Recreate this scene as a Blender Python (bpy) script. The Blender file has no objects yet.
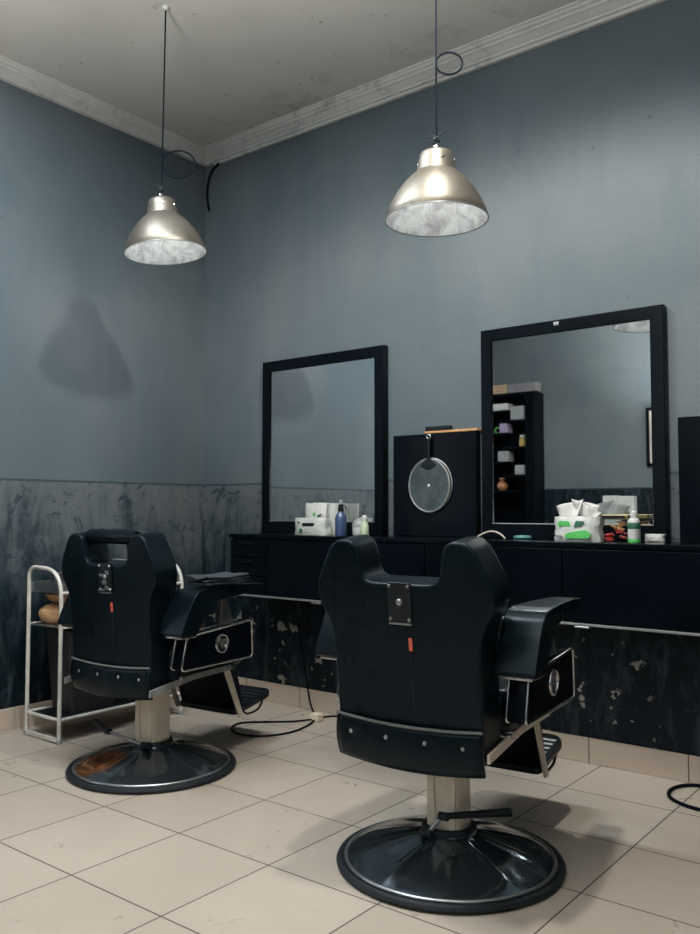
import bpy, bmesh, math, random
from mathutils import Vector, Matrix
random.seed(7)
C = bpy.context.scene.collection
PI = math.pi
def R(d): return math.radians(d)

# ---------------------------------------------------------------- materials
MATS = {}
def nmat(name):
    m = bpy.data.materials.new(name); m.use_nodes = True
    nt = m.node_tree; b = nt.nodes['Principled BSDF']
    MATS[name] = m
    return m, nt, b
def N(nt, typ, **kw):
    n = nt.nodes.new(typ)
    for k, v in kw.items():
        if k.startswith('i_'):
            key = k[2:]
            n.inputs[int(key) if key.isdigit() else key].default_value = v
        else: setattr(n, k, v)
    return n
def ramp(nt, src, stops, interp='LINEAR'):
    r = N(nt, 'ShaderNodeValToRGB'); r.color_ramp.interpolation = interp
    e = r.color_ramp.elements
    while len(e) < len(stops): e.new(0.5)
    for i, (p, c) in enumerate(stops):
        e[i].position = p
        e[i].color = (c, c, c, 1) if not isinstance(c, tuple) else (*c, 1)
    nt.links.new(src, r.inputs[0]); return r.outputs[0]
def mix(nt, fac, a, b, blend='MIX'):
    m = N(nt, 'ShaderNodeMix', data_type='RGBA', blend_type=blend)
    for sock, v in ((m.inputs[0], fac), (m.inputs[6], a), (m.inputs[7], b)):
        if isinstance(v, bpy.types.NodeSocket): nt.links.new(v, sock)
        elif isinstance(v, tuple): sock.default_value = (*v, 1)
        else: sock.default_value = v
    return m.outputs[2]
def mth(nt, op, a, b=0.0, clamp=False):
    m = N(nt, 'ShaderNodeMath', operation=op, use_clamp=clamp)
    for sock, v in ((m.inputs[0], a), (m.inputs[1], b)):
        if isinstance(v, bpy.types.NodeSocket): nt.links.new(v, sock)
        else: sock.default_value = v
    return m.outputs[0]
def noise(nt, vec, scale, detail=4, rough=0.55, dist=0.0):
    n = N(nt, 'ShaderNodeTexNoise', i_Scale=scale, i_Detail=detail, i_Roughness=rough, i_Distortion=dist)
    nt.links.new(vec, n.inputs['Vector']); return n.outputs['Fac']
def objco(nt, scale=None):
    t = N(nt, 'ShaderNodeTexCoord').outputs['Object']
    if scale:
        m = N(nt, 'ShaderNodeMapping'); m.inputs['Scale'].default_value = scale
        nt.links.new(t, m.inputs[0]); return m.outputs[0]
    return t
def bump(nt, b, h, strength=0.2, dist=0.01):
    n = N(nt, 'ShaderNodeBump', i_Strength=strength, i_Distance=dist)
    nt.links.new(h, n.inputs['Height']); nt.links.new(n.outputs[0], b.inputs['Normal'])

def simple(name, col, rough=0.5, metal=0.0, var=0.12, vscale=18, bmp=0.0, spec=0.5):
    m, nt, b = nmat(name)
    co = objco(nt)
    f = noise(nt, co, vscale)
    c = mix(nt, ramp(nt, f, [(0.3, 0.0), (0.7, 1.0)]), tuple(x * (1 - var) for x in col), tuple(min(1, x * (1 + var)) for x in col))
    nt.links.new(c, b.inputs['Base Color'])
    b.inputs['Roughness'].default_value = rough; b.inputs['Metallic'].default_value = metal
    b.inputs['Specular IOR Level'].default_value = spec
    if bmp: bump(nt, b, noise(nt, co, vscale * 4, 6), bmp, 0.003)
    return m

UPPER = (0.100, 0.131, 0.151)
def wall_mat(name, peel=True, off=0.0, zd=1.2, dark=0.0):
    m, nt, b = nmat(name)
    co = N(nt, 'ShaderNodeTexCoord').outputs['Object']
    mp = N(nt, 'ShaderNodeMapping'); mp.inputs['Location'].default_value = (off, off * 2, 0); nt.links.new(co, mp.inputs[0]); cv = mp.outputs[0]
    st = N(nt, 'ShaderNodeMapping'); st.inputs['Scale'].default_value = (1, 1, 0.22); nt.links.new(cv, st.inputs[0]); sv = st.outputs[0]
    sep = N(nt, 'ShaderNodeSeparateXYZ'); nt.links.new(co, sep.inputs[0]); z = sep.outputs[2]
    # upper paint
    n1 = noise(nt, cv, 1.1, 3, 0.5); n2 = noise(nt, sv, 4.5, 5, 0.6); n3 = noise(nt, cv, 26, 4, 0.6)
    up = mix(nt, ramp(nt, n1, [(0.35, 0.0), (0.68, 1.0)]), tuple(x * 0.86 for x in UPPER), (0.132, 0.151, 0.162))
    up = mix(nt, ramp(nt, n2, [(0.50, 0.0), (0.74, 0.6)]), up, (0.078, 0.110, 0.134))
    up = mix(nt, ramp(nt, n3, [(0.30, 0.25), (0.42, 0.0)]), up, (0.075, 0.105, 0.130))
    # small chips and scuffs
    v = N(nt, 'ShaderNodeTexVoronoi', i_Scale=5.5); nt.links.new(cv, v.inputs['Vector'])
    chip = ramp(nt, v.outputs['Distance'], [(0.035, 1.0), (0.055, 0.0)])
    up = mix(nt, mth(nt, 'MULTIPLY', chip, 0.5), up, (0.055, 0.07, 0.085))
    # dado paint: mottled grey over black, darker towards the skirting
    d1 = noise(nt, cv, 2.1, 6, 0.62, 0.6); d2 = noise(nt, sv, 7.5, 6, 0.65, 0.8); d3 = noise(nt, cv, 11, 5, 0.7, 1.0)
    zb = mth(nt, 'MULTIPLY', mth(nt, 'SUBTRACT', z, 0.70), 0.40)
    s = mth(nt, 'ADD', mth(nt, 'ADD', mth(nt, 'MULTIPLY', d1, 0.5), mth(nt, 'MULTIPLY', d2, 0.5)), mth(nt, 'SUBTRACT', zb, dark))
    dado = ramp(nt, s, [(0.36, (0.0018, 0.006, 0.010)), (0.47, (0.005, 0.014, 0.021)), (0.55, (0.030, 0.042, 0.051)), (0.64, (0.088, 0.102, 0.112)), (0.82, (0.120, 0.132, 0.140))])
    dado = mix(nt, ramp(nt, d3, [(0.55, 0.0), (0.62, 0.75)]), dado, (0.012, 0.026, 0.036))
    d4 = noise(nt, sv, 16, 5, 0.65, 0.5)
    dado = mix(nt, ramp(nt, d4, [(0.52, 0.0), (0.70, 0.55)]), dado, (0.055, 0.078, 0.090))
    if peel:
        p = noise(nt, cv, 13.0, 4, 0.6, 0.3); msk = ramp(nt, z, [(0.10, 0.8), (0.40, 1.0), (0.62, 0.0)])
        p2 = noise(nt, cv, 1.4, 2, 0.5)
        pk = mth(nt, 'MULTIPLY', ramp(nt, p, [(0.605, 0.0), (0.62, 1.0)]), msk)
        pk = mth(nt, 'MULTIPLY', pk, ramp(nt, p2, [(0.45, 0.0), (0.50, 1.0)]))
        dado = mix(nt, pk, dado, (0.33, 0.31, 0.28))
    edge = mth(nt, 'ADD', z, mth(nt, 'MULTIPLY', mth(nt, 'SUBTRACT', n3, 0.5), 0.008))
    c = mix(nt, mth(nt, 'GREATER_THAN', edge, zd), dado, up)
    ln = ramp(nt, mth(nt, 'ABSOLUTE', mth(nt, 'SUBTRACT', edge, zd - 0.003)), [(0.004, 0.75), (0.007, 0.0)])
    c = mix(nt, ln, c, (0.02, 0.04, 0.05))
    nt.links.new(c, b.inputs['Base Color']); b.inputs['Specular IOR Level'].default_value = 0.22
    b.inputs['Roughness'].default_value = 0.55
    rg = mix(nt, mth(nt, 'GREATER_THAN', z, zd), (0.55, 0.55, 0.55), (0.62, 0.62, 0.62)); nt.links.new(rg, b.inputs['Roughness'])
    bump(nt, b, mth(nt, 'ADD', mth(nt, 'MULTIPLY', n2, 1.0), mth(nt, 'MULTIPLY', n3, 0.25)), 0.35, 0.012)
    return m
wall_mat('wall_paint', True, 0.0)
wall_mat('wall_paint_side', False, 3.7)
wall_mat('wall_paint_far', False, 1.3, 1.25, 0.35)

def ceiling_mat():
    m, nt, b = nmat('ceiling_paint'); co = objco(nt)
    n1 = noise(nt, co, 1.3, 5, 0.6, 0.5); n2 = noise(nt, co, 6, 6, 0.7, 0.8)
    c = mix(nt, ramp(nt, n1, [(0.35, 0.0), (0.7, 1.0)]), (0.47, 0.46, 0.43), (0.54, 0.53, 0.50))
    sep = N(nt, 'ShaderNodeSeparateXYZ'); nt.links.new(co, sep.inputs[0])
    near = ramp(nt, mth(nt, 'MULTIPLY', sep.outputs[1], -1), [(0.1, 1.0), (0.45, 0.0)])
    mold = mth(nt, 'MULTIPLY', ramp(nt, n2, [(0.52, 0.0), (0.72, 0.6)]), near)
    c = mix(nt, mold, c, (0.07, 0.10, 0.105))
    v = noise(nt, co, 14, 3, 0.5)
    c = mix(nt, ramp(nt, v, [(0.70, 0.0), (0.73, 0.7)]), c, (0.09, 0.10, 0.10))
    nt.links.new(c, b.inputs['Base Color']); b.inputs['Roughness'].default_value = 0.75
    bump(nt, b, n1, 0.3, 0.01)
ceiling_mat()

def tile_mat(name, kind):
    m, nt, b = nmat(name); co = objco(nt)
    sep = N(nt, 'ShaderNodeSeparateXYZ'); nt.links.new(co, sep.inputs[0])
    def line(src, off, w):
        f = mth(nt, 'FRACT', mth(nt, 'DIVIDE', mth(nt, 'ADD', src, 40 + off), 0.4))
        d = mth(nt, 'MINIMUM', f, mth(nt, 'SUBTRACT', 1.0, f))
        return mth(nt, 'LESS_THAN', d, w / 0.8)
    n1 = noise(nt, co, 1.7, 4, 0.55); n2 = noise(nt, co, 45, 4, 0.6); n3 = noise(nt, co, 5, 6, 0.65, 0.7)
    if kind == 'floor':
        g = mth(nt, 'MAXIMUM', line(sep.outputs[0], -0.04, 0.0048), line(sep.outputs[1], 0.36, 0.0048))
        ix = mth(nt, 'FLOOR', mth(nt, 'DIVIDE', mth(nt, 'ADD', sep.outputs[0], 39.96), 0.4))
        iy = mth(nt, 'FLOOR', mth(nt, 'DIVIDE', mth(nt, 'ADD', sep.outputs[1], 40.36), 0.4))
        cb = N(nt, 'ShaderNodeCombineXYZ'); nt.links.new(ix, cb.inputs[0]); nt.links.new(iy, cb.inputs[1])
        wn = N(nt, 'ShaderNodeTexWhiteNoise'); nt.links.new(cb.outputs[0], wn.inputs[0]); rnd = wn.outputs[0]
        a, bb, gc = (0.375, 0.326, 0.276), (0.425, 0.372, 0.318), (0.060, 0.054, 0.048)
    else:
        g = mth(nt, 'MAXIMUM', line(sep.outputs[0], 0.01, 0.005), line(sep.outputs[1], 0.32, 0.005))
        rnd = n1; a, bb, gc = (0.42, 0.345, 0.28), (0.46, 0.38, 0.31), (0.10, 0.082, 0.07)
    c = mix(nt, rnd, a, bb)
    c = mix(nt, ramp(nt, n1, [(0.4, 0.0), (0.75, 0.30)]), c, tuple(x * 0.75 for x in a))
    c = mix(nt, ramp(nt, n3, [(0.62, 0.0), (0.80, 0.22)]), c, (0.25, 0.21, 0.18))
    c = mix(nt, g, c, gc)
    nt.links.new(c, b.inputs['Base Color'])
    rr = ramp(nt, n3, [(0.3, 0.26), (0.8, 0.42)]); rr2 = mix(nt, g, rr, (0.8, 0.8, 0.8)); nt.links.new(rr2, b.inputs['Roughness'])
    bump(nt, b, mth(nt, 'SUBTRACT', mth(nt, 'MULTIPLY', n2, 0.05), g), 0.4, 0.0025)
tile_mat('floor_tile', 'floor'); tile_mat('skirting_tile', 'skirt')

def cornice_mat():
    m, nt, b = nmat('cornice_plaster'); co = objco(nt)
    n1 = noise(nt, co, 7, 6, 0.7, 0.6); n2 = noise(nt, co, 2.0, 3)
    c = mix(nt, ramp(nt, n2, [(0.35, 0.0), (0.7, 1.0)]), (0.50, 0.50, 0.48), (0.60, 0.60, 0.575))
    c = mix(nt, ramp(nt, n1, [(0.55, 0.0), (0.72, 0.75)]), c, (0.20, 0.20, 0.19))
    nt.links.new(c, b.inputs['Base Color']); b.inputs['Roughness'].default_value = 0.6
    bump(nt, b, n1, 0.3, 0.006)
cornice_mat()

def leather():
    m, nt, b = nmat('black_leather'); co = objco(nt)
    n = noise(nt, co, 5, 5, 0.6); f = noise(nt, co, 160, 3, 0.5)
    c = mix(nt, ramp(nt, n, [(0.35, 0.0), (0.7, 1.0)]), (0.0018, 0.0046, 0.0072), (0.0034, 0.0072, 0.0100))
    nt.links.new(c, b.inputs['Base Color'])
    b.inputs['Specular IOR Level'].default_value = 0.16; b.inputs['Specular Tint'].default_value = (0.75, 0.9, 1.0, 1)
    nt.links.new(ramp(nt, n, [(0.3, 0.25), (0.75, 0.36)]), b.inputs['Roughness'])
    bump(nt, b, mth(nt, 'ADD', mth(nt, 'MULTIPLY', f, 0.12), noise(nt, co, 9, 2, 0.4)), 0.22, 0.008)
leather()
def base_metal(name, patch):
    m, nt, b = nmat(name); co = objco(nt)
    n = noise(nt, co, 4, 5, 0.6, 0.5); s = noise(nt, co, 30, 5, 0.7)
    c = mix(nt, ramp(nt, n, [(0.35, 0.0), (0.7, 1.0)]), (0.10, 0.13, 0.155), (0.17, 0.205, 0.235))
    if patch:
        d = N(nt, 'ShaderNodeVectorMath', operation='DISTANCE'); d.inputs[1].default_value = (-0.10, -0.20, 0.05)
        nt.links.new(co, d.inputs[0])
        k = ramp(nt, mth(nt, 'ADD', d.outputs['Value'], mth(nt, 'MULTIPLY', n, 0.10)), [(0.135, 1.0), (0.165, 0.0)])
        c = mix(nt, k, c, (0.42, 0.17, 0.07))  # brown patch with an uneven rim on one side of the base
    nt.links.new(c, b.inputs['Base Color'])
    b.inputs['Metallic'].default_value = 0.9
    nt.links.new(ramp(nt, s, [(0.3, 0.08), (0.8, 0.22)]), b.inputs['Roughness'])
base_metal('dark_chrome', False); base_metal('dark_chrome_brown', True)
def lamp_mat():
    m, nt, b = nmat('brushed_shade'); co = objco(nt)
    n = noise(nt, co, 9, 5, 0.6)
    c = mix(nt, ramp(nt, n, [(0.35, 0.0), (0.7, 1.0)]), (0.11, 0.10, 0.083), (0.165, 0.152, 0.13))
    nt.links.new(c, b.inputs['Base Color']); b.inputs['Metallic'].default_value = 0.75
    b.inputs['Roughness'].default_value = 0.44
    m, nt, b = nmat('shade_inside'); co = objco(nt)
    n = noise(nt, co, 16, 6, 0.65, 0.8)
    c = mix(nt, ramp(nt, n, [(0.42, 0.0), (0.62, 1.0)]), (0.86, 0.88, 0.86), (0.50, 0.49, 0.49))
    nt.links.new(c, b.inputs['Base Color']); b.inputs['Metallic'].default_value = 0.0
    b.inputs['Roughness'].default_value = 0.3
lamp_mat()
def mesh_mat():
    m, nt, b = nmat('swatter_mesh'); co = objco(nt)
    w1 = N(nt, 'ShaderNodeTexChecker', i_Scale=260.0); nt.links.new(co, w1.inputs[0])
    n = noise(nt, co, 12, 5, 0.6)
    c = mix(nt, w1.outputs['Fac'], (0.022, 0.032, 0.038), (0.075, 0.095, 0.104))
    c = mix(nt, ramp(nt, n, [(0.4, 0.0), (0.6, 0.7)]), c, (0.10, 0.125, 0.135))
    nt.links.new(c, b.inputs['Base Color']); b.inputs['Metallic'].default_value = 0.5; b.inputs['Roughness'].default_value = 0.5
mesh_mat()
simple('mirror_glass', (0.80, 0.83, 0.84), 0.015, 1.0, 0.0)
simple('black_lacquer', (0.0020, 0.0035, 0.0060), 0.2, 0, 0.25, 4, spec=0.08)
simple('black_frame', (0.0022, 0.0038, 0.0062), 0.28, 0, 0.3, 6, spec=0.10)
simple('black_metal', (0.006, 0.009, 0.012), 0.35, 0.3, 0.2)
simple('black_rubber', (0.008, 0.012, 0.016), 0.55, 0, 0.2, spec=0.3)
simple('grey_edge', (0.20, 0.21, 0.21), 0.4, 0.3, 0.2)
simple('chrome', (0.50, 0.51, 0.50), 0.22, 1.0, 0.15, 30)
simple('cream_enamel', (0.62, 0.535, 0.42), 0.40, 0, 0.12, 9)
simple('cream_strut', (0.50, 0.43, 0.345), 0.42, 0, 0.15, 9)
simple('white_tube', (0.50, 0.49, 0.45), 0.42, 0, 0.14, 20)
simple('steel', (0.34, 0.35, 0.36), 0.32, 0.9, 0.2, 14)
simple('orange_tag', (0.55, 0.10, 0.05), 0.6)
simple('timber', (0.46, 0.25, 0.11), 0.5, 0, 0.2, 12)
simple('tan_leather', (0.34, 0.185, 0.085), 0.5, 0, 0.2, 12)
simple('tan_bowl', (0.42, 0.245, 0.12), 0.4, 0, 0.15, 12)
simple('bin_black', (0.012, 0.013, 0.016), 0.45)
simple('cape_cloth', (0.022, 0.028, 0.034), 0.62, 0, 0.3, 20, bmp=0.3)
simple('cord_black', (0.004, 0.006, 0.009), 0.9, spec=0.05)
simple('loop_white', (0.38, 0.36, 0.32), 0.5)
simple('plastic_white', (0.50, 0.52, 0.50), 0.4, 0, 0.06)
simple('plastic_grey', (0.25, 0.27, 0.27), 0.45)
simple('tissue', (0.52, 0.52, 0.50), 0.8, 0, 0.08, bmp=0.3)
simple('green_print', (0.08, 0.42, 0.10), 0.45)
simple('dark_green', (0.03, 0.12, 0.07), 0.45)
simple('pale_green', (0.42, 0.50, 0.36), 0.4)
simple('blue_bottle', (0.045, 0.075, 0.16), 0.25)
simple('red_plastic', (0.55, 0.05, 0.035), 0.35)
simple('orange_plastic', (0.55, 0.28, 0.12), 0.4)
simple('gold_trim', (0.38, 0.30, 0.14), 0.35, 0.6)
simple('yellow_plastic', (0.50, 0.36, 0.10), 0.4)
simple('vase_orange', (0.42, 0.19, 0.08), 0.35)
simple('purple_plastic', (0.30, 0.24, 0.36), 0.5)
simple('card_grey', (0.17, 0.165, 0.175), 0.6)
simple('card_tan', (0.38, 0.27, 0.16), 0.6)
simple('paper', (0.42, 0.38, 0.33), 0.7)
def emis(name, col, s):
    m, nt, b = nmat(name); b.inputs['Emission Color'].default_value = (*col, 1); b.inputs['Emission Strength'].default_value = s
m, nt, b = nmat('bulb_glass'); b.inputs['Base Color'].default_value = (0.9, 0.9, 0.88, 1); b.inputs['Emission Color'].default_value = (0.95, 0.98, 1, 1); b.inputs['Emission Strength'].default_value = 2.5
# clear tub
m, nt, b = nmat('clear_tub'); b.inputs['Base Color'].default_value = (0.95, 0.93, 0.90, 1); b.inputs['Transmission Weight'].default_value = 1.0; b.inputs['Roughness'].default_value = 0.05; b.inputs['IOR'].default_value = 1.08

# ---------------------------------------------------------------- mesh helpers
def obj(name, bm, mat, parent=None, smooth=True, bevel=0.0, seg=3, sub=0, sharp=38):
    bmesh.ops.recalc_face_normals(bm, faces=bm.faces)
    me = bpy.data.meshes.new(name); bm.to_mesh(me); bm.free()
    if smooth:
        for p in me.polygons: p.use_smooth = True
        me.set_sharp_from_angle(angle=R(sharp))
    me.materials.append(MATS[mat] if isinstance(mat, str) else mat)
    o = bpy.data.objects.new(name, me); C.objects.link(o)
    if bevel:
        b = o.modifiers.new('bevel', 'BEVEL'); b.width = bevel; b.segments = seg; b.limit_method = 'ANGLE'; b.angle_limit = R(50); b.harden_normals = False
        if smooth:
            for e in me.edges: e.use_edge_sharp = False
            w = o.modifiers.new('wn', 'WEIGHTED_NORMAL'); w.keep_sharp = False
    if sub:
        s = o.modifiers.new('sub', 'SUBSURF'); s.levels = sub; s.render_levels = sub
    if parent: o.parent = parent
    return o
def tag(o, label=None, cat=None, group=None, kind=None):
    if label: o['label'] = label
    if cat: o['category'] = cat
    if group: o['group'] = group
    if kind: o['kind'] = kind
    return o
def thing(name, label, cat, loc=(0, 0, 0), rotz=0, group=None):
    o = bpy.data.objects.new(name, None); C.objects.link(o)
    o.location = loc; o.rotation_euler = (0, 0, rotz); o.empty_display_size = 0.1
    return tag(o, label, cat, group)
def NB(): return bmesh.new()
def box(bm, x0, x1, y0, y1, z0, z1, M=None):
    vs = [Vector((x, y, z)) for z in (z0, z1) for y in (y0, y1) for x in (x0, x1)]
    if M: vs = [M @ v for v in vs]
    v = [bm.verts.new(p) for p in vs]
    for f in ((0, 2, 3, 1), (4, 5, 7, 6), (0, 1, 5, 4), (2, 6, 7, 3), (0, 4, 6, 2), (1, 3, 7, 5)): bm.faces.new([v[i] for i in f])
    return bm
def frame_of(d):
    d = d.normalized(); a = Vector((0, 0, 1)) if abs(d.z) < 0.95 else Vector((1, 0, 0))
    x = a.cross(d).normalized(); return x, d.cross(x).normalized()
def tube(bm, pts, r, n=12, closed=False, cap=True):
    pts = [Vector(p) for p in pts]; rs = r if isinstance(r, (list, tuple)) else [r] * len(pts)
    L = len(pts); rings = []; px = None
    for i, p in enumerate(pts):
        if closed: d = pts[(i + 1) % L] - pts[i - 1]
        else: d = pts[min(i + 1, L - 1)] - pts[max(i - 1, 0)]
        d = d.normalized()
        if px is None: px, _ = frame_of(d)
        px = (px - d * px.dot(d)).normalized(); py = d.cross(px)
        rings.append([bm.verts.new(p + (px * math.cos(2 * PI * k / n) + py * math.sin(2 * PI * k / n)) * rs[i]) for k in range(n)])
    for i in range(L if closed else L - 1):
        a, b = rings[i], rings[(i + 1) % L]
        for k in range(n): bm.faces.new((a[k], a[(k + 1) % n], b[(k + 1) % n], b[k]))
    if cap and not closed: bm.faces.new(rings[0][::-1]); bm.faces.new(rings[-1])
    return bm
def arc3(pts, n=6, r=0.04):
    """round the inner corners of a polyline"""
    pts = [Vector(p) for p in pts]; out = [pts[0]]
    for i in range(1, len(pts) - 1):
        a, b, c = pts[i - 1], pts[i], pts[i + 1]
        u = (a - b); v = (c - b); k = min(r[i - 1] if isinstance(r, tuple) else r, u.length * .49, v.length * .49)
        p, q = b + u.normalized() * k, b + v.normalized() * k
        for j in range(n + 1):
            t = j / n; out.append(p * (1 - t) ** 2 + b * 2 * t * (1 - t) + q * t * t)
    out.append(pts[-1]); return out
def spline(pts, n=8, closed=False):
    P = [Vector(p) for p in pts]; out = []; L = len(P)
    rng = range(L if closed else L - 1)
    for i in rng:
        if closed: a, b, c, d = P[i - 1], P[i], P[(i + 1) % L], P[(i + 2) % L]
        else: a, b, c, d = P[max(i - 1, 0)], P[i], P[i + 1], P[min(i + 2, L - 1)]
        for j in range(n):
            t = j / n
            out.append(0.5 * ((2 * b) + (c - a) * t + (2 * a - 5 * b + 4 * c - d) * t * t + (3 * b - a - 3 * c + d) * t ** 3))
    if not closed: out.append(P[-1])
    return out
def lathe(bm, prof, n=48, M=None, sx=1, sy=1):
    rings = []
    for r, z in prof:
        if r < 1e-6:
            p = Vector((0, 0, z)); rings.append([bm.verts.new(M @ p if M else p)])
        else:
            ring = []
            for k in range(n):
                p = Vector((r * sx * math.cos(2 * PI * k / n), r * sy * math.sin(2 * PI * k / n), z)); ring.append(bm.verts.new(M @ p if M else p))
            rings.append(ring)
    for a, b in zip(rings, rings[1:]):
        for k in range(n):
            k2 = (k + 1) % n
            if len(a) == 1 and len(b) == 1: continue
            if len(a) == 1: bm.faces.new((a[0], b[k], b[k2]))
            elif len(b) == 1: bm.faces.new((a[k], a[k2], b[0]))
            else: bm.faces.new((a[k], a[k2], b[k2], b[k]))
    return bm
def prism(bm, outline, t0, t1, axis='y', M=None):
    """extrude a 2-D outline: axis y -> (x,z) outline, axis x -> (y,z) outline, axis z -> (x,y)"""
    def P(u, v, t):
        p = {'y': Vector((u, t, v)), 'x': Vector((t, u, v)), 'z': Vector((u, v, t))}[axis]
        return M @ p if M else p
    a = [bm.verts.new(P(u, v, t0)) for u, v in outline]; b = [bm.verts.new(P(u, v, t1)) for u, v in outline]
    n = len(outline)
    bm.faces.new(a[::-1]); bm.faces.new(b)
    for i in range(n): bm.faces.new((a[i], a[(i + 1) % n], b[(i + 1) % n], b[i]))
    return bm
def round2(pts, rad, n=5):
    """round the corners of a closed 2-D outline; rad scalar or per-corner list"""
    out = []; L = len(pts)
    for i in range(L):
        r = rad[i] if isinstance(rad, (list, tuple)) else rad
        b = Vector(pts[i]); a = Vector(pts[i - 1]); c = Vector(pts[(i + 1) % L])
        if r <= 0: out.append((b.x, b.y)); continue
        u, v = a - b, c - b; k = min(r, u.length * .48, v.length * .48)
        p, q = b + u.normalized() * k, b + v.normalized() * k
        for j in range(n + 1):
            t = j / n; w = p * (1 - t) ** 2 + b * 2 * t * (1 - t) + q * t * t; out.append((w.x, w.y))
    return out
def xform(bm, M):
    bmesh.ops.transform(bm, matrix=M, verts=bm.verts); return bm
def bx(name, dims, mat, parent=None, bevel=0.003, seg=2):
    return obj(name, box(NB(), *dims), mat, parent, bevel=bevel, seg=seg)
def struct(name, bm, mat, **kw):
    o = obj(name, bm, mat, **kw); o['kind'] = 'structure'; return o

# ---------------------------------------------------------------- the room
H = 3.20
XR, YF, XL, YL = 5.6, -4.2, -1.6, -2.5          # right wall, front wall, recess wall, end of the left wall
struct('floor', box(NB(), XL, XR, YF, 0, -0.1, 0), 'floor_tile', smooth=False)
struct('ceiling', box(NB(), XL, XR, YF, 0, H, H + 0.1), 'ceiling_paint', smooth=False)
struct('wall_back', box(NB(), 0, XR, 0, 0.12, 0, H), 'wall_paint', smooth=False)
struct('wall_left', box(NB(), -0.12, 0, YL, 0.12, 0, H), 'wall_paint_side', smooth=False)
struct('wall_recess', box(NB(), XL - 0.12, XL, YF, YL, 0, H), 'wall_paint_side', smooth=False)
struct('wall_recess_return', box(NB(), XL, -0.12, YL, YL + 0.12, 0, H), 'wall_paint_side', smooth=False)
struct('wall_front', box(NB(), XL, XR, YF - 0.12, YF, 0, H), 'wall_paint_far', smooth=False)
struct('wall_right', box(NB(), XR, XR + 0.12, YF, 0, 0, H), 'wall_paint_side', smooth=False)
# skirting tiles
struct('baseboard_back', box(NB(), 0.012, XR, -0.012, 0, 0, 0.105), 'skirting_tile', bevel=0.003, seg=2)
struct('baseboard_left', box(NB(), 0, 0.012, YL, 0, 0, 0.105), 'skirting_tile', bevel=0.003, seg=2)
# cornice: stepped plaster profile, mitred in the corner.  profile (distance from wall, z)
cp = [(0, H), (0.105, H), (0.104, H - 0.007), (0.094, H - 0.010), (0.088, H - 0.017), (0.074, H - 0.022), (0.070, H - 0.029), (0.062, H - 0.031), (0.052, H - 0.036),
      (0.036, H - 0.046), (0.028, H - 0.049), (0.026, H - 0.060), (0.014, H - 0.062), (0.0, H - 0.062)]
def cornice(name, a, b, da, db):
    bm = NB(); A = [bm.verts.new((a[0] + da[0] * d, a[1] + da[1] * d, z)) for d, z in cp]; B = [bm.verts.new((b[0] + db[0] * d, b[1] + db[1] * d, z)) for d, z in cp]
    n = len(cp)
    for i in range(n): bm.faces.new((A[i], A[(i + 1) % n], B[(i + 1) % n], B[i]))
    bm.faces.new(A[::-1]); bm.faces.new(B)
    return struct(name, bm, 'cornice_plaster', smooth=False)
cornice('trim_1', (0, 0), (XR, 0), (1, -1), (0, -1))
cornice('trim_2', (0, 0), (0, YL), (1, -1), (1, 0))
struct('trim_3', box(NB(), 0.09, XR, -0.022, 0, H - 0.080, H - 0.0625), 'cornice_plaster', bevel=0.003, seg=2)

# ---------------------------------------------------------------- camera
cam = bpy.data.objects.new('camera', bpy.data.cameras.new('camera')); C.objects.link(cam)
cam.data.sensor_fit = 'HORIZONTAL'; cam.data.sensor_width = 36; cam.data.lens = 36 * 843 / 700
cam.location = (3.8079, -3.4159, 1.05)
cam.rotation_euler = (PI / 2 + math.atan(43 / 843), 0, R(38.2))
cam.data.clip_start = 0.02
bpy.context.scene.camera = cam

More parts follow.
